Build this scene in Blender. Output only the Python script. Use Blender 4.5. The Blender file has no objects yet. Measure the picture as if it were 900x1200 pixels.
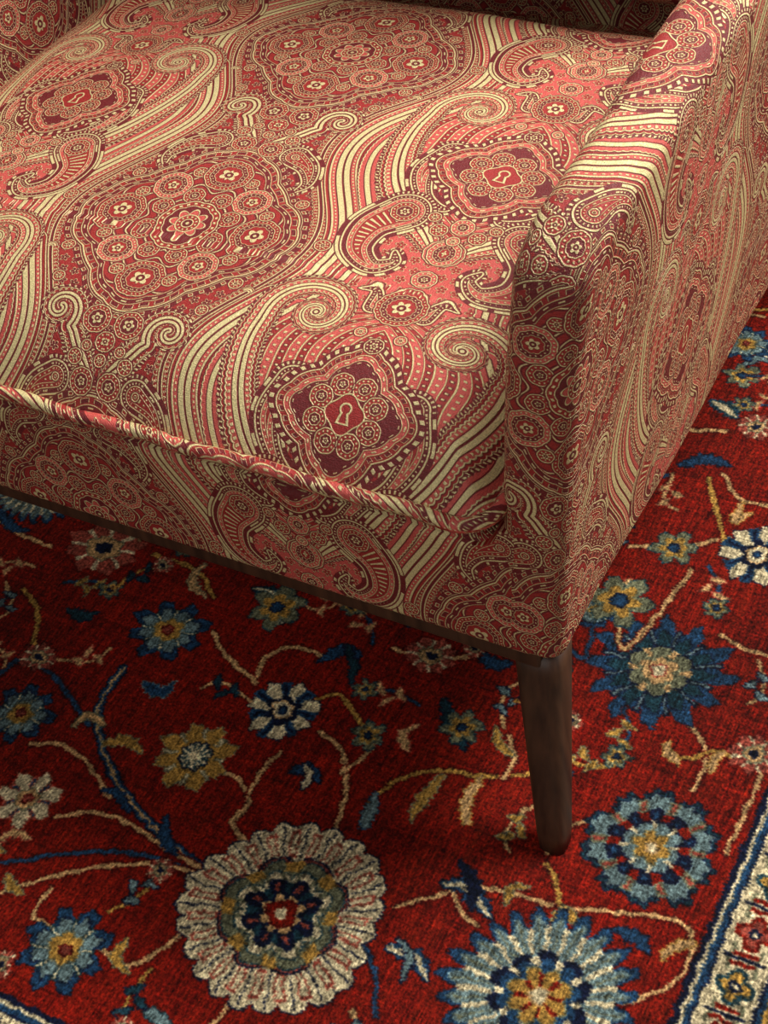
import bpy, math, numpy as np
from mathutils import Matrix, Vector
S=1.15; ZO=0.010
rng=np.random.default_rng(7)
scene=bpy.context.scene
scene.view_settings.view_transform='Standard'
def W(p): return (p[0]*S,p[1]*S,(p[2]+ZO)*S)
pi=math.pi
# ------------------------------------------------------------------ helpers
def catmull(pts,n=8):
    P=[np.array(p,float) for p in pts]
    P=[2*P[0]-P[1]]+P+[2*P[-1]-P[-2]]
    out=[]
    for i in range(1,len(P)-2):
        for k in range(n):
            t=k/n
            out.append(0.5*((2*P[i])+(-P[i-1]+P[i+1])*t+(2*P[i-1]-5*P[i]+4*P[i+1]-P[i+2])*t*t+(-P[i-1]+3*P[i]-3*P[i+1]+P[i+2])*t**3))
    out.append(P[-2]); return np.array(out)
def polydist(X,Y,pts,wf=None):
    best=np.full(X.shape,1e9,np.float32); sp=np.zeros(X.shape,np.float32); sg=np.ones(X.shape,np.float32)
    tot=float(np.sum(np.hypot(*(pts[1:]-pts[:-1]).T)))
    acc=0.
    for a,b in zip(pts[:-1],pts[1:]):
        d=b-a; L2=float(d@d)
        if L2<1e-14: continue
        L=math.sqrt(L2)
        t=np.clip(((X-a[0])*d[0]+(Y-a[1])*d[1])/L2,0,1)
        ex=X-a[0]-t*d[0]; ey=Y-a[1]-t*d[1]
        q=np.sqrt(ex*ex+ey*ey)
        if wf is not None: q=q/wf((acc+t*L)/tot)
        m=q<best
        best=np.where(m,q,best); sp=np.where(m,acc+t*L,sp); sg=np.where(m,np.sign(d[0]*ey-d[1]*ex),sg)
        acc+=L
    return best,sp,sg,acc
# ------------------------------------------------------------------ FABRIC TILE
RU,MA,CR,CO,BR,PK=0,1,2,3,4,5
HU,PV=.195,.25
res=.000175
NU=int(round(HU/res)); NV=int(round(PV/res))
fu=((np.arange(NU)+.5)*HU/NU).astype(np.float32); fv=((np.arange(NV)+.5)*PV/NV-PV/2).astype(np.float32)
T=np.zeros((NV,NU),np.uint8)
U,V=np.meshgrid(fu,fv)
def copies(x0,x1,y0,y1):
    for (m,o) in ((1,0),(-1,0),(-1,2*HU)):
        xs=m*fu+o
        iu=np.where((xs>=x0)&(xs<=x1))[0]
        if len(iu)==0: continue
        for k in (-1,0,1):
            ys=fv+k*PV
            iv=np.where((ys>=y0)&(ys<=y1))[0]
            if len(iv)==0: continue
            X,Y=np.meshgrid(xs[iu],ys[iv])
            yield slice(iv[0],iv[-1]+1),slice(iu[0],iu[-1]+1),X,Y
def stroke(pts,prof,taper=None,beads=(),scal=None,comb=None):
    pts=np.array(pts); wm=prof[-1][0]*1.3+(scal[0] if scal else 0)+.001+(comb[0] if comb else 0)
    for sv,su,X,Y in copies(pts[:,0].min()-wm,pts[:,0].max()+wm,pts[:,1].min()-wm,pts[:,1].max()+wm):
        d,s,sg,L=polydist(X,Y,pts)
        sc=taper(s/L) if taper else 1.
        d=d/np.maximum(sc,.05)
        if scal: d=d-scal[0]*np.abs(np.sin(np.pi*s/scal[1]))*(d>prof[-1][0]*.55)
        sub=T[sv,su]; out=sub.copy()
        if comb:
            out=np.where(d<prof[-1][0]+comb[0],MA,out)
            out=np.where((d<prof[-1][0]+comb[0]*.85)&(np.sin(2*np.pi*(s/comb[1]-.35*d/comb[0]))>.1),CR,out)
        for w,c in reversed(prof): out=np.where(d<w,c,out)
        for a,b,per,c in beads:
            out=np.where((d>a)&(d<b)&(np.sin(2*np.pi*s/per)>0.15),c,out)
        T[sv,su]=out
def polar(cx,cy,R,fn):
    for sv,su,X,Y in copies(cx-R,cx+R,cy-R,cy+R):
        x=X-cx;y=Y-cy
        r=np.hypot(x,y);th=np.arctan2(y,x)
        o=fn(r,th,x,y); sub=T[sv,su]
        T[sv,su]=np.where(o==255,sub,o)
def spiral(cx,cy,r0,r1,turns,a0,dr=1,n=44):
    t=np.linspace(0,1,n); r=r0*(r1/r0)**t; a=a0+dr*turns*2*np.pi*t
    return np.stack([cx+r*np.cos(a),cy+r*np.sin(a)],1)
def lobe(R0,n=10,bg=RU,inner=MA,ph=0.):
    def f(r,th,x,y):
        o=np.full(r.shape,255,np.uint8); R=R0*(1+.05*np.abs(np.cos(n*th/2+ph)))
        e=R-r
        o[e>-.0007]=MA; o[e>0]=CR; o[e>.0010]=bg
        m=(e>.0016)&(e<.0036)
        nn=max(8,int(2*pi*(R0-.0026)/.0030)); o[m&(np.cos(nn*th)>.25)&(e>.0018)&(e<.0032)]=CR
        if R0>.008:
            o[e>.0042]=CR; o[e>.0050]=inner
        if R0>.0125:
            o[(e>.0058)&(e<.0070)&(np.cos(int(nn*.7)*th)>.35)]=CR
            o[e>.0080]=CR; o[e>.0087]=RU
        q=r/(R0-.0090 if R0>.0125 else (R0-.0054 if R0>.008 else R0*.6))
        k=5 if n%2 else 6
        pr=.80*(.56+.44*np.abs(np.cos(k*th/2+ph)))
        o[q<pr]=CR; o[q<.36]=inner; o[q<.16]=CR
        return o
    return f
def boteh(pts,w0,pw=.8,tip=.12,fr=True,c1=CO,c2=MA):
    """paisley teardrop: fat round head at the first point, hooked tip at the last; nested outlines"""
    pts=np.array(pts); wf=lambda t:w0*(tip+(1-tip)*np.clip(1-t,0,1)**pw)
    wm=w0*1.4+.002
    for sv,su,X,Y in copies(pts[:,0].min()-wm,pts[:,0].max()+wm,pts[:,1].min()-wm,pts[:,1].max()+wm):
        q,s,sg,L=polydist(X,Y,pts,wf); t=s/L; w=wf(t); e=(1-q)*w
        o=T[sv,su].copy(); th=np.arctan2(Y-pts[0,1],X-pts[0,0])
        ss=np.where(s>1e-5,s*np.where(sg>0,1,-1),th*w0*.9)
        if fr: 
            o[(e>-.0040)]=MA; o[(e>-.0034)&(np.sin(2*pi*ss/.0030)>.1)]=CR
        o[e>-.0008]=MA; o[e>0]=CR; o[e>.0015]=c2
        m=(e>.0020)&(e<.0042); o[m&(e>.0023)&(e<.0039)&(np.cos(2*pi*ss/.0032)>.2)]=CR
        o[e>.0046]=CR; o[e>.0055]=c1
        o[(e>.0062)&(e<.0074)&(np.cos(2*pi*ss/.0044)>.4)]=CR
        o[e>.0082]=CR; o[e>.0089]=RU
        o[(e>.0104)&(np.cos(2*pi*s/.0046)>.4)]=CR
        T[sv,su]=o
    if w0>.012: polar(pts[0,0],pts[0,1],.02,lobe(w0-.0092,8,RU,MA))
path=lambda v:.098+.026*np.cos(2*np.pi*v/PV)
D=U-path(V)
T[:]=np.where(D<0,RU,CO)
def flowerfill(mask,p,c1,c2,big=.40):
    row=np.floor(V/p); cx=(np.floor(U/p-.5*(row%2))+.5+.5*(row%2))*p; cy=(row+.5)*p
    x=U-cx;y=V-cy; rr=np.hypot(x,y); th=np.arctan2(y,x)+(np.floor(U/p)*1.3+row*.7)
    rc=p*big*(.45+.55*np.abs(np.cos(2.5*th)))
    T[mask&(rr<rc)]=c1; T[mask&(rr<rc-.0008)]=c2; T[mask&(rr<.0007)]=c1
flowerfill(D<0,.0104,CR,MA,.40)
flowerfill(D>0,.0112,CR,RU,.40)
# ogee stripe bundle: flowing cream strands
vv=np.linspace(-.2,.2,90)
og0=np.stack([path(vv)-.0205,vv],1)
stroke(og0,[(.0010,MA),(.0022,CR),(.0044,RU),(.0052,CR),(.0058,MA)],scal=(.0016,.0048),beads=((.0026,.0039,.0038,CR),))
og=np.stack([path(vv),vv],1)
stroke(og,[(.0007,MA),(.0050,CR),(.0058,MA),(.0090,CO),(.0106,CR),(.0114,MA),(.0130,RU),(.0141,CR),(.0147,MA)],beads=((.0067,.0080,.0042,CR),))
og2=np.stack([path(vv)+.0205,vv],1)
stroke(og2,[(.0020,CR),(.0027,MA),(.0054,CO),(.0065,CR),(.0070,MA)],scal=(.0008,.0044))
# heart-shaped field around the lock motif
LV=-.125
def heart(r,th,x,y):
    o=np.full(r.shape,255,np.uint8)
    hw=.080*np.clip((y+.095)/.05,0,1)**.75*np.where(y>.035,np.sqrt(np.clip(1-((y-.035)/.055)**2,0,1)),1)
    dd=(hw-np.abs(x)); ins=(dd>0)
    o[ins]=CO
    f=(dd%.0150)
    o[ins&(f<.0082)]=RU; o[ins&(f<.0014)]=CR; o[ins&(f>.0072)&(f<.0082)]=CR
    o[ins&(f>.0024)&(f<.0062)&(np.cos(2*np.pi*y/.0056)>.1)]=MA
    o[ins&(f>.0032)&(f<.0054)&(np.cos(2*np.pi*y/.0056)>.55)]=CR
    o[ins&(f>.0104)&(f<.0128)&(np.cos(2*np.pi*y/.0062)>.55)]=CR
    return o
polar(.195,LV,.10,heart)
# big paisley curls: body sweeps round the lock, head curls over the top
tail=catmull([(.190,-.224),(.172,-.204),(.148,-.182),(.126,-.156),(.1125,-.125),(.1065,-.090),(.1075,-.060)],7)
sp=spiral(.1415,-.052,.035,.0042,1.60,math.pi*1.05,-1,64)
allp=np.concatenate([tail[:-2],sp])
stroke(allp,[(.0008,MA),(.0052,CR),(.0060,MA),(.0092,CO),(.0108,CR),(.0116,MA),(.0132,RU),(.0143,CR),(.0149,MA)],taper=lambda t:np.clip(1.15-.84*t,.28,1.15)*np.clip(t*5+.3,0,1),beads=((.0068,.0084,.0044,CR),),scal=(.0014,.0048),comb=(.0030,.0034))
polar(.1415,-.052,.010,lambda r,th,x,y:np.where(r<.0016,CR,np.where(r<.0026,MA,np.where(r<.0040,CR,255))).astype(np.uint8))
boteh(catmull([(.150,-.112),(.140,-.140),(.152,-.166),(.172,-.176),(.180,-.166)],8),.0130)
boteh(catmull([(.148,.062),(.133,.040),(.135,.014),(.153,.000),(.166,.009),(.162,.020)],8),.0195)
boteh(catmull([(.0350,.098),(.052,.088),(.062,.070),(.058,.056)],8),.0125,c1=RU)
boteh(catmull([(.176,-.034),(.170,-.018),(.158,-.020)],8),.0075,fr=False)
def lockf(r,th,x,y):
    R=.045*(1+.12*np.cos(4*th)+.05*np.abs(np.cos(6*th))); e=R-r
    o=np.full(r.shape,255,np.uint8)
    o[e>-.0062]=MA; o[(e>-.0052)&(e<-.0016)&(np.cos(46*th)>.15)]=CR; o[e>-.0006]=MA
    o[e>0]=CR; o[e>.0013]=RU
    o[(e>.0022)&(e<.0052)&(np.cos(40*th)>-.3)]=CR
    o[(e>.0028)&(e<.0052)&(np.cos(40*th)>.1)]=MA
    o[e>.0060]=CR; o[e>.0069]=CO
    o[(e>.0080)&(e<.0094)&(np.cos(30*th)>.3)]=CR
    o[e>.0106]=CR; o[e>.0114]=MA
    o[(e>.0126)&(e<.0136)&(np.cos(34*th)>.3)]=CR
    return o
polar(.195,LV,.085,lockf)
for a in range(8):
    an=a*pi/4+pi/8
    if math.cos(an)>0: continue
    polar(.195+.0220*math.cos(an),LV+.0220*math.sin(an),.03,lobe(.0086,7,RU,MA))
def lk(r,th,x,y):
    x=x*1.6;y=y*1.6
    o=np.full(r.shape,255,np.uint8)
    R=.0140*(1+.1*np.cos(4*th)); o[r<R]=CR;o[r<R-.0012]=RU
    k=(np.hypot(x,y-.006)<.0075)|((np.abs(x)<.0038+.25*(.006-y))&(y<.004)&(y>-.012))
    k3=(np.hypot(x,y-.006)<.0050)|((np.abs(x)<.0014+.22*(.004-y))&(y<.004)&(y>-.0100))
    o[k]=CR;o[k3]=RU
    return o
polar(.195,LV,.02,lk)
# medallion: lacy quatrefoil with round lobes
def med(r,th,x,y):
    R=.081*(1+.11*np.cos(4*th)+.03*np.abs(np.cos(8*th))); e=R-r
    o=np.full(r.shape,255,np.uint8)
    o[e>-.0072]=MA; o[(e>-.0064)&(e<-.0030)&(np.cos(60*th)>.1)]=CR; o[(e>-.0054)&(e<-.0038)&(np.cos(60*th)>.6)]=RU
    o[(e>-.0022)&(e<-.0014)]=CR; o[(e>-.0014)]=MA
    o[e>-.0004]=CR; o[e>.0011]=RU
    o[(e>.0018)&(e<.0054)&(np.cos(46*th)>-.5)]=CR
    o[(e>.0025)&(e<.0054)&(np.cos(46*th)>-.1)]=MA
    o[e>.0062]=CR; o[e>.0071]=MA
    o[(e>.0082)&(e<.0096)&(np.cos(44*th)>.3)]=CR
    o[e>.0110]=CR; o[e>.0118]=RU
    g=np.sin(r*2*pi/.0095+2.2*np.cos(8*th)+1.0*np.cos(12*th))
    o[(e>.0125)&(g>.15)]=MA; o[(e>.0125)&(g>.88)]=CR
    return o
polar(0,0,.105,med)
for a in range(16):
    an=a*pi/8
    big=(a%2==0); Rr=(.0590 if a%4==0 else .0500) if big else .0600
    rr_=.0185 if a%4==0 else (.0150 if big else .0058)
    if math.cos(an)<-1e-6: continue
    polar(Rr*math.cos(an),Rr*math.sin(an),.03,lobe(rr_,9 if big else 6,CO if a%4==2 else RU,MA))
for a in range(8):
    an=a*pi/4+pi/8
    if math.cos(an)<0: continue
    polar(.0315*math.cos(an),.0315*math.sin(an),.03,lobe(.0084,7,RU,MA))
def cen(r,th,x,y):
    o=np.full(r.shape,255,np.uint8);R=.0240*(1+.05*np.abs(np.cos(5*th)));e=R-r
    o[e>-.001]=MA;o[e>0]=CR;o[e>.0012]=RU;o[(e>.0022)&(e<.0042)&(np.cos(24*th)>.1)]=CR
    o[e>.0052]=CR;o[e>.0062]=MA
    o[r<.0160*(.66+.34*np.abs(np.cos(4*th)))]=CR; o[r<.0150*(.62+.34*np.abs(np.cos(4*th)))]=CO
    o[r<.0098]=CR;o[r<.0086]=RU;o[(r<.0078)&(r>.0060)&(np.cos(12*th)>.2)]=CR;o[r<.0050]=CR;o[r<.0038]=MA;o[r<.0016]=CR
    return o
polar(0,0,.03,cen)
for (a,b,R0,n,c) in ((.195,-.030,.0180,14,RU),(.195,.000,.0090,8,CO),(.1935,.030,.0135,10,CO),(.180,.052,.0065,8,RU),(.195,.062,.005,7,CO),(.112,.006,.0060,8,RU),(.171,.064,.0050,7,RU),(.195,-.070,.0070,8,MA),(.180,-.060,.0045,6,CO),(.195,-.19,.0085,8,CO),(.195,-.206,.005,6,CO)): polar(a,b,.03,lobe(R0,n,c))
c1=np.concatenate([catmull([(.004,-.146),(.018,-.132),(.031,-.114)],6)[:-1],spiral(.0475,-.101,.0190,.003,1.30,math.pi*1.22,-1,36)])
stroke(c1,[(.0007,MA),(.0037,CR),(.0045,MA),(.0066,RU),(.0078,CR),(.0084,MA)],beads=((.0049,.0061,.0034,CR),),taper=lambda t:np.clip(t*5+.3,0,1)*(1.15-.5*t),scal=(.0012,.0036),comb=(.0030,.0032))
for (a,b,R0) in ((.0138,-.102,.0115),(.0,-.1185,.0080),(.012,.100,.0098),(.0145,-.124,.0045),(.022,.116,.006),(.073,-.044,.0055),(.073,.044,.0055),(.062,-.075,.005),(.0,.117,.005)):
    polar(a,b,.02,lobe(R0,9,RU))
full=np.concatenate([T,T[:,::-1]],1)
PAL=np.array([(160,34,32),(112,16,24),(232,216,158),(206,86,78),(120,46,28),(206,100,88)],float)/255
img=PAL[full]
img=img[:img.shape[0]//2*2,:img.shape[1]//2*2]
img=(img[0::2,0::2]+img[1::2,0::2]+img[0::2,1::2]+img[1::2,1::2])/4
def mkimg(name,a):
    h,w=a.shape[:2]; im=bpy.data.images.new(name,w,h,alpha=False)
    b=np.ones((h,w,4),np.float32); b[...,:3]=a
    im.pixels.foreach_set(b.ravel()); im.update(); im.pack(); return im
fab_img=mkimg('paisley_jacquard',img)
# ------------------------------------------------------------------ RUG PATTERN
RX0,RX1,RY0,RY1=-1.62,.03,.10,1.78
rs=.0006
NX=int((RX1-RX0)/rs);NY=int((RY1-RY0)/rs)
gx=(RX0+(np.arange(NX)+.5)*rs).astype(np.float32);gy=(RY0+(np.arange(NY)+.5)*rs).astype(np.float32)
G=np.zeros((NY,NX),np.uint8)
RED,NAVY,BLUE,LBL,CRM,GLD,TAN,PNK,OLV,DRD,TEAL=range(11)
RP=np.array([(108,20,11),(14,20,40),(28,56,84),(90,110,112),(190,176,140),(152,116,54),(174,138,92),(136,62,50),(96,98,76),(70,11,9),(24,50,60)],float)/255
def P(px,py):   # surveyed position on the rug, in camera-height units
    a=px-450;b=py-600
    X=.8725*a+.2530*b-746.3;Y=.4707*a-.6654*b+1034.2;Z=.1317*a+.7023*b+1248.8
    return np.array((X/Z,Y/Z))
def K(px,py): return 1/(.1317*(px-450)+.7023*(py-600)+1248.8)
def win(x0,x1,y0,y1):
    i0=max(0,int((x0-RX0)/rs));i1=min(NX,int((x1-RX0)/rs)+1);j0=max(0,int((y0-RY0)/rs));j1=min(NY,int((y1-RY0)/rs)+1)
    if i1<=i0 or j1<=j0: return None
    X,Y=np.meshgrid(gx[i0:i1],gy[j0:j1]); return slice(j0,j1),slice(i0,i1),X,Y
def rstroke(pts,w,fill,out,ow=.0014,taper=None,serr=None):
    w_=w*1.3+ow+.003
    r=win(pts[:,0].min()-w_,pts[:,0].max()+w_,pts[:,1].min()-w_,pts[:,1].max()+w_)
    if r is None: return
    sj,si,X,Y=r; d,s,sg,L=polydist(X,Y,pts); t=s/L
    ww=w*(taper(t) if taper else 1.)
    if serr: ww=ww*(1-.45*np.abs(np.sin(np.pi*s/serr+.7*sg)))
    sub=G[sj,si]; o=np.where(d<ww+ow,out,sub); o=np.where(d<ww,fill,o); G[sj,si]=o
def vine(px,w=2.6,fill=TAN,out=DRD,**k):
    pts=catmull([P(*q) for q in px],7); m=px[len(px)//2]
    rstroke(pts,w*K(*m),fill,out,**k)
def leafp(pts,w,fill,out,core=None):
    tp=lambda t:np.sin(np.pi*np.clip(t*.93+.05,0,1))**.7
    rstroke(pts,w,fill,out,taper=tp,serr=.0075)
    if core is not None: rstroke(pts,w*.34,core,core,ow=0,taper=tp)
def leaf(px,w=9,fill=BLUE,out=NAVY,core=None):
    pts=catmull([P(*q) for q in px],6); k=K(*px[len(px)//2]); leafp(pts,w*k*1.15,fill,out,core)
def flowerX(c,R,layers,rot=0.,asp=1.):
    r_=win(c[0]-R*1.3,c[0]+R*1.3,c[1]-R*1.3,c[1]+R*1.3)
    if r_ is None: return
    sj,si,X,Y=r_; x=X-c[0];y=(Y-c[1])/asp; r=np.hypot(x,y);th=np.arctan2(y,x)+rot
    r=r*(1+.04*np.sin(3*th+rot*7)+.025*np.sin(5*th+rot*3))
    o=G[sj,si].copy()
    for l in layers:
        if l[0]=='slit':
            _,n,q0,q1,wf,c_,ph=l
            a=np.abs((((th+ph)*n/2/np.pi)%1)-.5)
            o[(r>q0*R)&(r<q1*R)&(a<wf)]=c_
        else:
            s,n,amp,pw,f,ol=l
            rc=R*s*(1-amp+amp*np.abs(np.cos(n*th/2))**pw)*(1+(.04*np.sin(th*n*3) if s>.75 and n<16 else 0))
            o[r<rc]=ol; o[r<rc-.0017]=f
    G[sj,si]=o
def flower(px,py,rp,kind,rot=0.,asp=1.): flowerX(P(px,py),rp*K(px,py),KD[kind],rot,asp)
KD={
'cream':[(1.05,23,.10,.6,CRM,NAVY),('slit',23,.61,.92,.21,PNK,0),('slit',23,.65,.885,.12,CRM,0),('slit',23,.56,1.0,.035,NAVY,pi/23),(.66,8,.16,.8,PNK,NAVY),(.62,8,.2,.8,OLV,TEAL),('slit',8,.46,.58,.2,GLD,0),(.50,8,.25,.8,CRM,TEAL),('slit',16,.36,.46,.12,OLV,0),(.40,8,.3,.8,NAVY,NAVY),('slit',8,.22,.34,.16,TEAL,.0),('slit',8,.22,.34,.10,PNK,pi/8),(.24,8,.3,.8,TAN,NAVY),(.17,4,.2,1,RED,DRD),(.06,4,.1,1,CRM,CRM)],
'blueros':[(1.04,10,.2,.6,TEAL,NAVY),(.96,10,.24,.6,LBL,NAVY),('slit',10,.62,.86,.16,OLV,0),('slit',10,.66,.82,.07,PNK,0),(.68,10,.2,.8,NAVY,NAVY),('slit',10,.45,.62,.2,RED,0),('slit',10,.50,.60,.10,BLUE,pi/10),(.48,8,.2,.8,LBL,NAVY),('slit',8,.3,.46,.1,CRM,0),(.32,6,.35,.8,GLD,OLV),(.12,6,.2,1,CRM,TAN)],
'spiky':[(1.1,12,.46,1.2,BLUE,NAVY),(.8,12,.36,1.2,TEAL,NAVY),('slit',12,.45,.85,.12,NAVY,0),('slit',12,.5,.8,.05,LBL,0),(.5,6,.3,.8,OLV,NAVY),('slit',6,.3,.45,.12,TAN,0),(.30,6,.3,.8,TAN,OLV),(.14,4,.2,1,CRM,PNK)],
'palm':[(1.08,24,.26,.9,BLUE,NAVY),(.98,24,.32,.9,LBL,BLUE),('slit',24,.5,.82,.16,CRM,0),('slit',24,.5,.9,.05,OLV,pi/24),(.55,10,.2,.8,NAVY,NAVY),(.48,10,.3,.8,BLUE,NAVY),('slit',10,.36,.46,.14,CRM,0),(.36,8,.3,.8,GLD,OLV),('slit',8,.1,.25,.14,RED,0),(.12,6,.2,1,CRM,TAN)],
'yellow':[(1.05,8,.46,.9,GLD,OLV),('slit',8,.5,.85,.12,OLV,0),('slit',8,.5,.8,.05,CRM,0),(.45,8,.2,.8,CRM,NAVY),('slit',12,.15,.38,.2,TEAL,0),(.14,6,.2,1,CRM,CRM)],
'blue':[(1.08,8,.44,.9,BLUE,NAVY),(.82,8,.4,.9,LBL,NAVY),('slit',8,.4,.75,.13,TEAL,0),('slit',8,.4,.7,.05,CRM,0),(.42,6,.2,.8,GLD,OLV),(.18,6,.2,1,PNK,DRD)],
'bluec':[(1.08,7,.48,.9,CRM,NAVY),('slit',7,.3,1.0,.2,BLUE,0),('slit',7,.4,.9,.07,NAVY,0),(.52,6,.3,.8,NAVY,NAVY),(.34,6,.2,.8,CRM,TAN),(.15,6,.2,1,BLUE,NAVY)],
'creams':[(1.05,7,.42,.9,CRM,PNK),('slit',7,.35,.8,.14,PNK,0),('slit',7,.4,.7,.06,BLUE,0),(.42,6,.2,.8,TAN,OLV),(.2,6,.2,1,PNK,DRD)],
'pink':[(1.05,8,.38,.9,PNK,DRD),('slit',8,.35,.85,.12,CRM,0),(.5,6,.2,.8,TAN,OLV),(.24,6,.2,1,NAVY,NAVY)],
'olive':[(1.05,6,.45,.9,OLV,TEAL),(.7,6,.4,.9,GLD,OLV),(.3,6,.2,.8,BLUE,NAVY)],
}
v=[(145,782),(118,822),(118,870),(140,920),(178,968),(240,1022)]
vine(v,4.6,BLUE,NAVY); vine(v,1.6,TAN,TAN,ow=0)
for v,c in [
 ([(0,1012),(50,1004),(110,998),(170,1002),(240,1025)],BLUE),([(0,1046),(50,1030),(120,1016),(180,1012),(235,1024)],TAN),
 ([(66,958),(110,952),(150,965),(190,990),(232,1016)],TAN),([(38,872),(70,872),(100,892),(128,935)],TAN),
 ([(375,858),(400,880),(406,915),(400,950),(388,985)],TAN),([(262,905),(284,918),(290,945),(272,962),(285,985)],TAN),([(400,905),(428,885),(438,870)],TAN),
 ([(432,940),(470,912),(520,903),(575,910),(640,905)],GLD),([(595,862),(603,890),(590,912)],TAN),
 ([(465,1062),(510,1050),(560,1040),(612,1050),(655,1062),(712,1068),(790,1078),(812,1100),(796,1145),(745,1172),(700,1178)],TAN),
 ([(640,1012),(652,1035),(655,1062)],GLD),([(805,845),(822,868),(825,900),(812,925)],TAN),([(782,885),(812,888),(838,880),(870,892)],GLD),
 ([(848,556),(868,585),(900,592)],TAN),([(300,795),(312,770),(345,758),(385,772)],TAN),([(28,690),(44,718),(38,760)],GLD),([(120,1112),(148,1132),(190,1112),(225,1085)],TAN),
 ([(248,1200),(268,1178),(282,1140)],TAN),([(845,744),(872,760),(900,768)],TAN),([(690,960),(660,972),(640,1000)],TAN),([(740,640),(800,640),(855,630)],TAN),
 ([(0,790),(22,775),(60,790),(105,850)],BLUE),([(250,740),(262,765),(300,800)],TAN),([(430,1110),(440,1150),(438,1190)],BLUE),([(60,1040),(40,1070),(62,1090)],TAN),
 ([(700,700),(720,690),(740,700)],GLD),([(0,610),(20,625),(60,640)],TAN),([(180,650),(230,668),(250,700)],GLD),([(460,760),(500,772),(550,770)],TAN),([(850,1000),(870,960),(895,900)],TAN),
 ([(760,470),(800,500),(850,505)],TAN),([(830,560),(850,640)],GLD),([(330,880),(310,900),(292,930)],TAN),([(370,820),(398,815),(425,850)],GLD),([(560,1085),(540,1068),(530,1045)],TAN)]:
    vine(v,3.0,c)
for l in [
 ([(120,870),(150,868),(165,882)],8,GLD,OLV),([(85,850),(105,838),(122,850)],6,TAN,OLV),([(205,1000),(192,978),(196,955)],8,BLUE,NAVY),([(150,950),(138,930),(120,925)],6,BLUE,NAVY),
 ([(482,960),(500,930),(520,908)],8,GLD,OLV),([(545,965),(548,935),(565,910)],9,TAN,GLD),([(425,970),(436,945),(440,930)],9,LBL,BLUE),([(480,880),(470,862),(488,850)],7,TAN,PNK),([(600,885),(585,872),(580,850)],6,GLD,OLV),
 ([(520,1035),(545,1040),(575,1075)],13,BLUE,NAVY),([(540,1010),(555,1035),(550,1065)],9,NAVY,NAVY),([(455,1110),(485,1122),(500,1148)],12,BLUE,NAVY),([(470,1150),(480,1120),(468,1100)],6,LBL,NAVY),
 ([(375,775),(400,762),(425,768)],9,BLUE,NAVY),([(410,800),(415,780),(405,755)],6,TEAL,NAVY),([(340,905),(360,900),(375,915)],8,BLUE,NAVY),([(355,925),(362,908),(358,895)],5,CRM,NAVY),
 ([(798,545),(828,538),(855,545)],10,BLUE,NAVY),([(835,470),(850,478),(862,490)],12,TEAL,BLUE),([(872,400),(890,405),(900,420)],12,BLUE,NAVY),([(870,430),(888,420),(900,425)],6,LBL,NAVY),
 ([(0,600),(15,618),(35,622)],7,BLUE,NAVY),([(300,690),(325,700),(330,730)],13,TEAL,NAVY),([(310,735),(335,712),(345,690)],8,OLV,NAVY),([(520,820),(530,850),(545,880)],10,TEAL,NAVY),
 ([(560,765),(580,778),(600,778)],9,BLUE,NAVY),([(485,760),(510,768),(535,762)],9,TAN,GLD),([(170,1185),(188,1195),(195,1215)],9,LBL,TEAL),([(720,1090),(745,1098),(760,1115)],9,BLUE,NAVY),
 ([(150,1100),(135,1120),(150,1140)],6,GLD,OLV),([(795,895),(782,880),(785,868)],7,TAN,GLD),([(832,905),(838,890),(850,880)],6,TAN,GLD),([(725,1020),(735,1045),(755,1060)],5,BLUE,NAVY),([(645,1080),(665,1068),(680,1090)],7,GLD,OLV),
 ([(590,1060),(600,1040),(618,1040)],6,GLD,OLV),([(815,1105),(790,1110),(775,1125)],7,TAN,GLD),([(740,680),(728,690),(735,705)],8,TAN,PNK),([(168,800),(188,812),(205,800)],9,BLUE,LBL),([(80,715),(98,722),(115,718)],8,TEAL,NAVY),
 ([(640,925),(655,912),(672,905)],7,LBL,NAVY),([(870,590),(860,610),(880,600)],6,TAN,GLD),([(240,660),(225,680),(240,700)],6,TAN,OLV),([(0,985),(18,975),(35,985)],7,TAN,PNK),([(28,1048),(14,1040),(8,1025)],6,GLD,OLV)]:
    leaf(l[0],l[1],l[2],l[3],core=(CRM if l[1]>10 else None))
for f in [(330,1070,121,'cream',.1,1.0),(763,992,78,'blueros',.1,1.),(772,785,82,'spiky',.3,.95),(632,1168,112,'palm',.1,1.),(228,886,48,'yellow',.2,1.),(331,832,42,'bluec',.3,1.),(197,738,48,'blue',.2,.9),
 (24,836,41,'blue',.5,1.),(32,936,40,'creams',.3,1.),(76,1112,54,'blue',.1,1.),(432,862,22,'olive',.1,1.),(541,852,26,'olive',.5,1.),(888,650,42,'bluec',.2,1.1),(790,642,28,'olive',.7,1.),(122,642,50,'pink',.2,.8),
 (45,770,26,'pink',.5,.8),(886,500,24,'pink',.2,1.),(884,884,30,'pink',.7,1.),(325,712,34,'olive',.3,1.),(0,1130,20,'pink',.1,1.),(505,768,34,'pink',.1,.8),(870,440,22,'olive',.1,1.),(20,1195,18,'creams',.1,1.)]:
    flower(*f)
ks=list(KD)
for i in range(150):
    x=rng.uniform(RX0+.25,-.22);y=rng.uniform(.33,1.6)
    if (-1.0<x and y<.74) or (-.34<x and y<1.25): continue
    k=ks[rng.integers(len(ks))]; big=k in('cream','blueros','palm','spiky')
    c=np.array((x,y))
    q=catmull([c,c+rng.uniform(-.06,.06,2),c+rng.uniform(-.1,.1,2)],6); rstroke(q,.0022,[TAN,GLD,BLUE][i%3],DRD)
    flowerX(c,rng.uniform(.045,.07) if big else rng.uniform(.018,.032),KD[k],rng.uniform(0,3))
cnt=0
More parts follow.
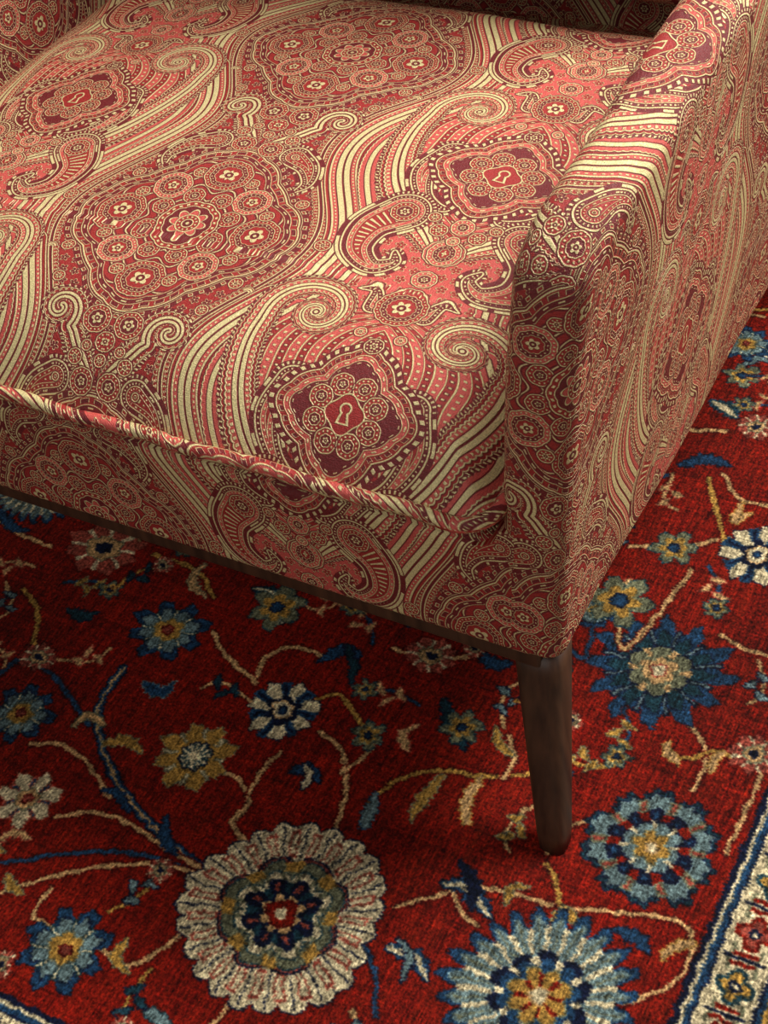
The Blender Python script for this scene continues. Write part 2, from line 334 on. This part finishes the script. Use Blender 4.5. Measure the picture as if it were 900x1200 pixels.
for i in range(5000):
    c=np.array((rng.uniform(RX0+.25,-.20),rng.uniform(.31,1.55)))
    j=int((c[1]-RY0)/rs);ii=int((c[0]-RX0)/rs);w=32
    blk=G[j-w:j+w:4,ii-w:ii+w:4]
    if (blk!=RED).mean()>.05: continue
    a=rng.uniform(0,2*pi);d_=np.array((math.cos(a),math.sin(a)));n_=np.array((-d_[1],d_[0]))*rng.choice([-1,1])
    l=.017
    q=catmull([c-d_*l*1.7,c-d_*l*.3+n_*.006,c+d_*l*.6+n_*.002,c+d_*l-n_*.006],6)
    rstroke(q,.0017,[TAN,GLD,TAN,BLUE][i%4],DRD,ow=.0008)
    f,o_=[(GLD,OLV),(BLUE,NAVY),(TAN,PNK),(LBL,NAVY),(TEAL,NAVY)][rng.integers(5)]
    for sgn,t0 in ((1,.2),(-1,-.4),(1,-.9)):
        b0=c+d_*l*t0;leafp(catmull([b0,b0+d_*.005+n_*sgn*.005,b0+d_*.007+n_*sgn*.011],4),.0038,f,o_)
    if i%2: flowerX(c+d_*l*1.2,.0120,KD['pink' if i%4==1 else 'olive'],a)
    cnt+=1
    if cnt>230: break
# borders
XX,YY=np.meshgrid(gx,gy)
d=np.maximum(XX+.178,.284-YY); d=np.maximum(d,np.maximum((RX0+.208)-XX,YY-(RY1-.184)))
s=np.where((XX+.178>.284-YY),YY,XX)
for a,b,c in ((0,.0045,NAVY),(.0045,.0075,CRM),(.0075,.012,BLUE),(.012,.0135,NAVY),(.0135,.050,CRM),(.050,.0525,NAVY),(.0525,.056,BLUE),(.056,.062,GLD),(.062,.066,NAVY),(.066,.150,DRD),(.150,.155,NAVY),(.155,.185,CRM),(.185,.4,NAVY)):
    G[(d>=a)&(d<b)]=c
per=.044; a=((s/per)%1-.5)*per; alt=(np.floor(s/per)%2)==0
bm=(d>.0145)&(d<.0495); dd=d-.032
r=np.hypot(a,dd);th=np.arctan2(dd,a)
rc=.0145*(1-.4+.4*np.abs(np.cos(2*th)))
G[bm&(r<rc)]=np.where(alt,RED,TEAL)[bm&(r<rc)]
G[bm&(r<rc-.0035)]=np.where(alt,PNK,GLD)[bm&(r<rc-.0035)]
G[bm&(r<.0045)]=NAVY; G[bm&(r<.002)]=CRM
a2=(((s/per)+.5)%1-.5)*per; k=(np.abs(np.abs(a2)-.0042)<.0018)&(np.abs(dd)<.0125-np.abs(a2)*.5); G[bm&k]=RED
k=(np.abs(np.abs(dd)-.010)<.0012)&(np.abs(a2)<.011); G[bm&k]=OLV
k=(np.abs(a2)<.0013)&(np.abs(dd)<.015); G[bm&k]=NAVY
bm=(d>.07)&(d<.148); dd=d-.109; a=((s/.11)%1-.5)*.11; r=np.hypot(a,dd);th=np.arctan2(dd,a); rc=.036*(.7+.3*np.abs(np.cos(5*th)))
G[bm&(r<rc)]=LBL;G[bm&(r<rc-.008)]=NAVY;G[bm&(r<.018)]=GLD;G[bm&(r<.008)]=CRM
def up(a,shape):
    h,w=shape; yi=np.linspace(0,a.shape[0]-1.001,h);xi=np.linspace(0,a.shape[1]-1.001,w)
    y0=yi.astype(int);x0=xi.astype(int);fy=(yi-y0)[:,None];fx=(xi-x0)[None]
    return a[y0][:,x0]*(1-fy)*(1-fx)+a[y0+1][:,x0]*fy*(1-fx)+a[y0][:,x0+1]*(1-fy)*fx+a[y0+1][:,x0+1]*fy*fx
sh=(NY,NX)
wx=1.5*up(rng.standard_normal((NY//8,NX//8)),sh)+rng.integers(-1,2,G.shape)*.8
wy=1.5*up(rng.standard_normal((NY//8,NX//8)),sh)+rng.integers(-1,2,G.shape)*.8
wav=(1.2*np.sin(gy*1900)+1.*np.sin(gy*370+1))[:,None]
J,I=np.meshgrid(np.arange(NY),np.arange(NX),indexing='ij')
G=G[np.clip(np.rint(J+wy),0,NY-1).astype(int),np.clip(np.rint(I+wx+wav),0,NX-1).astype(int)]
rim=RP[G].astype(np.float32)
for ax in (0,1): rim=(np.roll(rim,1,ax)+2*rim+np.roll(rim,-1,ax))/4
n=1+.18*up(rng.standard_normal((NY//3,NX//2)),sh)+.14*up(rng.standard_normal((NY//22,NX//2)),sh)+.09*up(rng.standard_normal((NY//3,NX//60)),sh)+.13*up(rng.standard_normal((14,14)),sh)
rim=np.clip(rim*np.clip(n,.35,1.7)[...,None],0,1)
isred=(G==RED)[...,None]; hs=up(rng.standard_normal((NY//30,NX//3)),sh)[...,None]
rim=np.clip(rim+isred*hs*np.array([.032,.014,.004]),0,1)
rug_img=mkimg('rug_weave',rim)
# ------------------------------------------------------------------ MATERIALS
def newmat(n):
    m=bpy.data.materials.new(n);m.use_nodes=True;nt=m.node_tree;return m,nt,nt.nodes['Principled BSDF']
def fabric():
    m,nt,b=newmat('paisley_upholstery'); N=nt.nodes.new;L=nt.links.new
    uv=N('ShaderNodeUVMap');uv.uv_map='UVMap'
    t=N('ShaderNodeTexImage');t.image=fab_img;t.extension='REPEAT';L(uv.outputs[0],t.inputs[0])
    bw=N('ShaderNodeRGBToBW');L(t.outputs[0],bw.inputs[0])
    mp=N('ShaderNodeMapping');L(uv.outputs[0],mp.inputs[0])
    mp.inputs['Scale'].default_value=(520,110,1)
    n1=N('ShaderNodeTexNoise');n1.inputs['Scale'].default_value=1.;n1.inputs['Detail'].default_value=2;L(mp.outputs[0],n1.inputs[0])
    mp2=N('ShaderNodeMapping');mp2.inputs['Scale'].default_value=(120,420,1);L(uv.outputs[0],mp2.inputs[0])
    n2=N('ShaderNodeTexNoise');n2.inputs['Scale'].default_value=1.;L(mp2.outputs[0],n2.inputs[0])
    ad=N('ShaderNodeMath');ad.operation='ADD';L(n1.outputs[0],ad.inputs[0]);L(n2.outputs[0],ad.inputs[1])
    mr=N('ShaderNodeMapRange');mr.inputs[1].default_value=.6;mr.inputs[2].default_value=1.4;mr.inputs[3].default_value=.62;mr.inputs[4].default_value=1.32;L(ad.outputs[0],mr.inputs[0])
    mx=N('ShaderNodeVectorMath');mx.operation='SCALE';L(t.outputs[0],mx.inputs[0]);L(mr.outputs[0],mx.inputs['Scale'])
    L(mx.outputs[0],b.inputs['Base Color'])
    h=N('ShaderNodeMath');h.operation='MULTIPLY_ADD';L(ad.outputs[0],h.inputs[0]);h.inputs[1].default_value=.5;L(bw.outputs[0],h.inputs[2])
    bp=N('ShaderNodeBump');bp.inputs['Strength'].default_value=.9;bp.inputs['Distance'].default_value=.0018;L(h.outputs[0],bp.inputs['Height']);L(bp.outputs[0],b.inputs['Normal'])
    r=N('ShaderNodeMapRange');r.inputs[1].default_value=.1;r.inputs[2].default_value=.6;r.inputs[3].default_value=.55;r.inputs[4].default_value=.34;L(bw.outputs[0],r.inputs[0]);L(r.outputs[0],b.inputs['Roughness'])
    r2=N('ShaderNodeMapRange');r2.inputs[1].default_value=.1;r2.inputs[2].default_value=.6;r2.inputs[3].default_value=0.;r2.inputs[4].default_value=.16;L(bw.outputs[0],r2.inputs[0]);L(r2.outputs[0],b.inputs['Metallic'])
    b.inputs['Specular IOR Level'].default_value=.6
    return m
def rugmat():
    m,nt,b=newmat('hand_knotted_wool'); N=nt.nodes.new;L=nt.links.new
    uv=N('ShaderNodeUVMap');uv.uv_map='UVMap'
    t=N('ShaderNodeTexImage');t.image=rug_img;L(uv.outputs[0],t.inputs[0])
    tc=N('ShaderNodeTexCoord')
    n1=N('ShaderNodeTexNoise');n1.inputs['Scale'].default_value=480;n1.inputs['Detail'].default_value=3;L(tc.outputs['Object'],n1.inputs[0])
    mr=N('ShaderNodeMapRange');mr.inputs[1].default_value=.3;mr.inputs[2].default_value=.7;mr.inputs[3].default_value=.42;mr.inputs[4].default_value=1.42;L(n1.outputs[0],mr.inputs[0])
    mx=N('ShaderNodeVectorMath');mx.operation='SCALE';L(t.outputs[0],mx.inputs[0]);L(mr.outputs[0],mx.inputs['Scale']);L(mx.outputs[0],b.inputs['Base Color'])
    bp=N('ShaderNodeBump');bp.inputs['Strength'].default_value=.8;bp.inputs['Distance'].default_value=.0025;L(n1.outputs[0],bp.inputs['Height']);L(bp.outputs[0],b.inputs['Normal'])
    b.inputs['Roughness'].default_value=.9;b.inputs['Specular IOR Level'].default_value=.10
    return m
def wood(n,c1,c2,sc=(40,40,4),ro=.4):
    m,nt,b=newmat(n);N=nt.nodes.new;L=nt.links.new
    tc=N('ShaderNodeTexCoord');mp=N('ShaderNodeMapping');mp.inputs['Scale'].default_value=sc;L(tc.outputs['Object'],mp.inputs[0])
    n1=N('ShaderNodeTexNoise');n1.inputs['Scale'].default_value=2;n1.inputs['Detail'].default_value=6;L(mp.outputs[0],n1.inputs[0])
    cr=N('ShaderNodeValToRGB');cr.color_ramp.elements[0].color=(*c1,1);cr.color_ramp.elements[1].color=(*c2,1);cr.color_ramp.elements[0].position=.3;cr.color_ramp.elements[1].position=.7
    L(n1.outputs[0],cr.inputs[0]);L(cr.outputs[0],b.inputs['Base Color']);b.inputs['Roughness'].default_value=ro;return m
FAB=fabric();RUG=rugmat();WAL=wood('walnut_wood',(.026,.010,.005),(.080,.033,.016),(60,60,5),.5)
FLR=wood('oak_floorboards',(.12,.07,.035),(.20,.12,.06),(3,30,3));PLA=wood('painted_plaster',(.45,.42,.38),(.5,.47,.43),(2,2,2),.9)
# ------------------------------------------------------------------ MESH
def finish(name,vs,fs,uvs,mat,parent=None,smooth=True):
    me=bpy.data.meshes.new(name);me.from_pydata([W(v) for v in vs],[],fs)
    if uvs is not None:
        a=np.array(uvs,np.float32)
        if mat is FAB: a[:,1]+=.5
        l=me.uv_layers.new(name='UVMap');l.data.foreach_set('uv',a.ravel())
    me.materials.append(mat)
    if smooth: me.polygons.foreach_set('use_smooth',[True]*len(me.polygons))
    me.update();o=bpy.data.objects.new(name,me);scene.collection.objects.link(o)
    if parent: o.parent=parent
    return o
TU,TV=2*HU,PV
def lines(a,b,r,step):
    n=max(1,int((b-a-2*r)/step));e=6
    return np.unique(np.round(np.concatenate([np.linspace(a,a+r,e+1),np.linspace(a+r,b-r,n+1),np.linspace(b-r,b,e+1)]),7))
def rbox(name,lo,hi,r,step,uvf,warp,mat,parent):
    lo=np.array(lo,float);hi=np.array(hi,float);G_=[lines(lo[i],hi[i],r,step) for i in range(3)]
    idx={};vs=[];fs=[];uvs=[]
    def vid(p):
        k=(round(p[0],6),round(p[1],6),round(p[2],6))
        if k in idx: return idx[k]
        q=np.clip(p,lo+r,hi-r);d=p-q;l=np.linalg.norm(d);w=q+d/l*r if l>1e-9 else p
        if warp: w=warp(w)
        idx[k]=len(vs);vs.append(w);return idx[k]
    for ax in range(3):
        b,c=(ax+1)%3,(ax+2)%3
        for sd in (0,1):
            val=(lo,hi)[sd][ax]
            for i in range(len(G_[b])-1):
                for j in range(len(G_[c])-1):
                    qs=[(i,j),(i+1,j),(i+1,j+1),(i,j+1)]
                    if not sd: qs=qs[::-1]
                    f=[]
                    for (ii,jj) in qs:
                        p=np.zeros(3);p[ax]=val;p[b]=G_[b][ii];p[c]=G_[c][jj]
                        f.append(vid(p)); u,v=uvf(ax,sd,p,lo,hi); uvs.append((u/TU,v/TV))
                    fs.append(f)
    return finish(name,vs,fs,uvs,mat,parent)
chair=bpy.data.objects.new('armchair',None);scene.collection.objects.link(chair)
Y0=.584; MIR=-1.328
AX0,AX1,AZ0,AZ1=-.348,-.3015,.184,.530
def armwarp(w):
    w=w.copy();h=max(0,(w[2]-.19)/(AZ1-.19))
    k=max(0,.055-(w[1]-Y0))/.055
    w[0]+=.0315*h; w[2]+=h*.055*(w[1]-.60)-h**4*.024*k*k
    w[1]+=max(0,h-.75)*.03*k
    w[0]+=.0012*math.sin(w[1]*23+w[2]*9); return w
def uv_arm(ax,sd,p,lo,hi):
    if ax==0 and sd==1: u,v=p[1]-.592,p[2]-.444
    elif ax==1 and sd==0: u,v=lo[1]-.592-(hi[0]-p[0]),p[2]-.444
    elif ax==2: u,v=p[1]-.592,hi[2]-.444+(hi[0]-p[0])
    elif ax==0: u,v=p[1]-.592,hi[2]-.444+(hi[0]-lo[0])+(hi[2]-p[2])
    else: u,v=p[0],p[2]
    return u,v
rbox('arm_right',(AX0,Y0,AZ0),(AX1,1.30,AZ1),.014,.012,uv_arm,armwarp,FAB,chair)
def armwarpL(w):
    w=armwarp(w);w[0]=MIR-w[0];return w
o=rbox('arm_left',(AX0,Y0,AZ0),(AX1,1.30,AZ1),.014,.016,uv_arm,armwarpL,FAB,chair)
o.data.flip_normals()
def uv_rail(ax,sd,p,lo,hi):
    if ax==1: return p[0]+.692,p[2]-.444
    return p[0]+.692,lo[1]-p[1]+p[2]-.444
RZ=.291
rbox('seat_rail',(MIR+.318,Y0+.0006,AZ0),(-.318,1.28,RZ),.010,.02,uv_rail,None,FAB,chair)
for nm,sg in (('gusset_right',1),('gusset_left',-1)):
    rf=.020; xi=-.3375;zr=RZ-.004
    prof=[(xi+.02,zr-.012),(xi+.02,zr+rf)]+[(xi-rf+rf*math.cos(a),zr+.001+rf+rf*math.sin(a)) for a in np.linspace(0,-math.pi/2,9)]+[(xi-rf,zr-.012)]
    vs=[]
    for y in (Y0+.0002,Y0+.06):
        for (x,z) in prof: vs.append((x if sg>0 else MIR-x,y,z))
    n_=len(prof);fs=[[i,i+n_,(i+1)%n_+n_,(i+1)%n_] for i in range(n_)]
    for base,flip in ((0,False),(n_,True)):
        for i in range(1,n_-1):
            t=[base,base+i,base+i+1]; fs.append(t[::-1] if flip else t)
    if sg>0: fs=[f[::-1] for f in fs]
    uvs=[((vs[i][0]+.692)/TU,(vs[i][2]-.444)/TV) for f in fs for i in f]
    finish(nm,vs,fs,uvs,FAB,chair,False)
# seat cushion
CX0,CX1,CY0,CY1,cr=MIR+.337,-.337,.566,1.13,.020
def clines(a,b,n):
    t=np.linspace(-1,1,n);t=np.sin(t*math.pi/2)*.55+t*.45;return (a+b)/2+(b-a)/2*t
xs=clines(CX0,CX1,130);ys=clines(CY0,CY1,120)
def rr2(x,y):
    p=np.array((x,y));q=np.clip(p,(CX0+cr,CY0+cr),(CX1-cr,CY1-cr));d=p-q;l=np.linalg.norm(d)
    if l>1e-9: p=q+d/l*max(abs(d[0]),abs(d[1]))
    return p
def edge(p):
    hx,hy=(CX1-CX0)/2-cr,(CY1-CY0)/2-cr;dx=abs(p[0]-(CX0+CX1)/2)-hx;dy=abs(p[1]-(CY0+CY1)/2)-hy
    return cr-(math.hypot(max(dx,0),max(dy,0))+min(max(dx,dy),0))
WZ=.327
vs=[];uvv=[];nx,ny=len(xs),len(ys)
for top in (1,0):
    for y in ys:
        for x in xs:
            p=rr2(x,y);s_=max(0,edge(p))
            f=1-(1-min(s_/.12,1))**3.4
            if top:
                z=WZ+.051*f+.016*(1-((x+.66)/.34)**2)*(1-((y-.85)/.3)**2)*f+.0018*math.sin(x*31+y*13)*f*math.sin(y*27-x*8)
                z+=.0006*math.sin(p[0]*95+math.sin(p[0]*31)*2)*max(0,1-s_/.04)
            else: z=WZ-.0360*(1-(1-min(s_/.05,1))**1.8)
            vs.append((p[0],p[1]+(.001*math.sin(p[0]*60)*(1-f)),z)); uvv.append(((p[0]+.643)/TU,(p[1]-.716-(.45*(WZ+.05-z) if p[1]<.7 else 0))/TV))
fs=[]
for j in range(ny-1):
    for i in range(nx-1):
        a=j*nx+i;fs.append([a,a+1,a+nx+1,a+nx]);b_=a+nx*ny;fs.append([b_,b_+nx,b_+nx+1,b_+1])
uvs=[uvv[i] for f in fs for i in f]
finish('seat_cushion',vs,fs,uvs,FAB,chair)
# welt piping
per_=[]
cs=[(CX1-cr,CY0+cr,-90),(CX1-cr,CY1-cr,0),(CX0+cr,CY1-cr,90),(CX0+cr,CY0+cr,180)]
for k,(cx_,cy_,a0) in enumerate(cs):
    for a in np.linspace(a0,a0+90,8): per_.append((cx_+cr*math.cos(math.radians(a)),cy_+cr*math.sin(math.radians(a))))
    nx_=cs[(k+1)%4];e=np.array((nx_[0]+cr*math.cos(math.radians(nx_[2])),nx_[1]+cr*math.sin(math.radians(nx_[2]))));s0=np.array(per_[-1])
    for t in np.linspace(0,1,70)[1:-1]: per_.append(tuple(s0+(e-s0)*t))
per_=np.array(per_);n_=len(per_);vs=[];sl=0;ss=[]
for i in range(n_):
    t=per_[(i+1)%n_]-per_[i-1];t/=np.linalg.norm(t);nn=np.array((t[1],-t[0]));ss.append(sl);sl+=np.linalg.norm(per_[(i+1)%n_]-per_[i])
    w=.0006*math.sin(per_[i][0]*95+math.sin(per_[i][0]*31)*2)
    for k in range(10):
        a=k/10*2*math.pi;r_=.0053;vs.append((per_[i][0]+nn[0]*(r_*math.cos(a)+.0025),per_[i][1]+nn[1]*(r_*math.cos(a)+.0025)+.001*math.sin(per_[i][0]*60),WZ+w+.001+r_*math.sin(a)))
fs=[];uvs=[]
for i in range(n_):
    for k in range(10):
        f=[(i,k),((i+1)%n_,k),((i+1)%n_,(k+1)%10),(i,(k+1)%10)]
        fs.append([a*10+b for a,b in f]); kk=[k,k,k+1,k+1];s1=ss[i];s2=ss[i+1] if i+1<n_ else sl
        for q,(sv_) in zip(kk,(s1,s2,s2,s1)): uvs.append(((.150+q*.0028+sv_*.55)/TU,(sv_*.6)/TV))
finish('cushion_welt',vs,fs,uvs,FAB,chair)
# back
def uv_b(ax,sd,p,lo,hi): return p[0]+.643,(p[2] if ax!=2 else p[2]+lo[1]-p[1])
def bw_(w):
    w=w.copy();w[1]+=.16*(w[2]-.37);return w
rbox('back_cushion',(MIR+.355,1.085,.378),(-.352,1.24,.86),.055,.03,uv_b,bw_,FAB,chair)
rbox('back_frame',(MIR+.305,1.235,.184),(-.305,1.32,.90),.02,.04,uv_b,lambda w:(bw_(w) if w[2]>.37 else w),FAB,chair)
def uz(*a): return 0,0
rbox('wood_plinth',(MIR+.320,Y0+.007,.168),(-.320,1.29,.1855),.003,.1,uz,None,WAL,chair)
def legm(name,top,bot,wt,wb):
    vs=[];rings=14;m_=24
    for i in range(rings):
        t=i/(rings-1);c=np.array(top)*(1-t)+np.array(bot)*t;w=wt*(1-t)+wb*t
        if i==rings-1: w*=.93
        for k in range(m_):
            a=k/m_*2*math.pi;ca,sa=math.cos(a),math.sin(a);e=.62
            vs.append((c[0]+w/2*math.copysign(abs(ca)**e,ca),c[1]+w/2*math.copysign(abs(sa)**e,sa),c[2]))
    fs=[[i*m_+k,(i+1)*m_+k,(i+1)*m_+(k+1)%m_,i*m_+(k+1)%m_] for i in range(rings-1) for k in range(m_)]
    fs+=[list(range(m_)),list(range(rings*m_-1,(rings-1)*m_-1,-1))]
    finish(name,vs,fs,None,WAL,chair)
legm('leg_front_right',(-.327,.612,.175),(-.306,.563,.0006),.037,.023)
legm('leg_front_left',(MIR+.327,.612,.175),(MIR+.306,.563,.0006),.037,.023)
legm('leg_back_right',(-.327,1.265,.175),(-.306,1.32,.0006),.037,.023)
legm('leg_back_left',(MIR+.327,1.265,.175),(MIR+.306,1.32,.0006),.037,.023)
# rug slab
vs=[];ra=[(RX0,RY0),(RX1,RY0),(RX1,RY1),(RX0,RY1)]
for z,ins in ((-ZO,0),(-.003,-.002),(0,.003)):
    for i,(x,y) in enumerate(ra): vs.append((x+(ins if x<0 and i in(0,3) else -ins),y+(ins if i<2 else -ins),z))
fs=[[8,9,10,11],[3,2,1,0]]
for b_ in (0,4):
    for i in range(4): fs.append([b_+i,b_+(i+1)%4,b_+4+(i+1)%4,b_+4+i])
uvs=[((vs[i][0]-RX0)/(RX1-RX0),(vs[i][1]-RY0)/(RY1-RY0)) for f in fs for i in f]
finish('persian_rug',vs,fs,uvs,RUG,None,False)
# room shell
def slab(n,a,b,m):
    v=[(x,y,z) for z in(a[2],b[2]) for y in(a[1],b[1]) for x in(a[0],b[0])]
    finish(n,v,[[0,2,3,1],[4,5,7,6],[0,1,5,4],[2,6,7,3],[0,4,6,2],[1,3,7,5]],None,m,None,False)
slab('floor',(-2.6,-1.6,-ZO-.04),(2.4,2.6,-ZO),FLR)
slab('wall_back',(-2.6,2.6,-ZO-.04),(2.4,2.65,2.2),PLA)
slab('wall_left',(-2.65,-1.6,-ZO-.04),(-2.6,2.65,2.2),PLA)
# ------------------------------------------------------------------ LIGHT + CAMERA
def area(n,loc,tgt,size,e,col):
    l=bpy.data.lights.new(n,'AREA');l.size=size;l.energy=e;l.color=col;o=bpy.data.objects.new(n,l);scene.collection.objects.link(o)
    o.location=W(loc);dv=Vector(W(tgt))-Vector(W(loc));o.rotation_euler=dv.to_track_quat('-Z','Y').to_euler()
area('key_light',(.50,1.75,2.15),(-.5,.75,.3),1.0,126,(1,.95,.87))  # soft key area light added above right and behind, not a window
area('room_fill_light',(-.3,-1.2,1.9),(-.5,.7,.2),1.4,17,(1,.94,.88))
w=bpy.data.worlds.new('World');scene.world=w;w.use_nodes=True;w.node_tree.nodes['Background'].inputs[0].default_value=(1,.95,.9,1);w.node_tree.nodes['Background'].inputs[1].default_value=.13
cam=bpy.data.cameras.new('camera');co=bpy.data.objects.new('camera',cam);scene.collection.objects.link(co)
r_=(.8725,.4707,-.1317);u_=(-.2530,.6654,.7023);b_=(.4181,-.5794,.6996)
M=Matrix(((r_[0],u_[0],b_[0],0),(r_[1],u_[1],b_[1],0),(r_[2],u_[2],b_[2],(1+ZO)*S),(0,0,0,1)))
co.matrix_world=M;cam.sensor_width=36;cam.sensor_fit='AUTO';cam.lens=1785/1200*36;cam.clip_start=.02
scene.camera=co
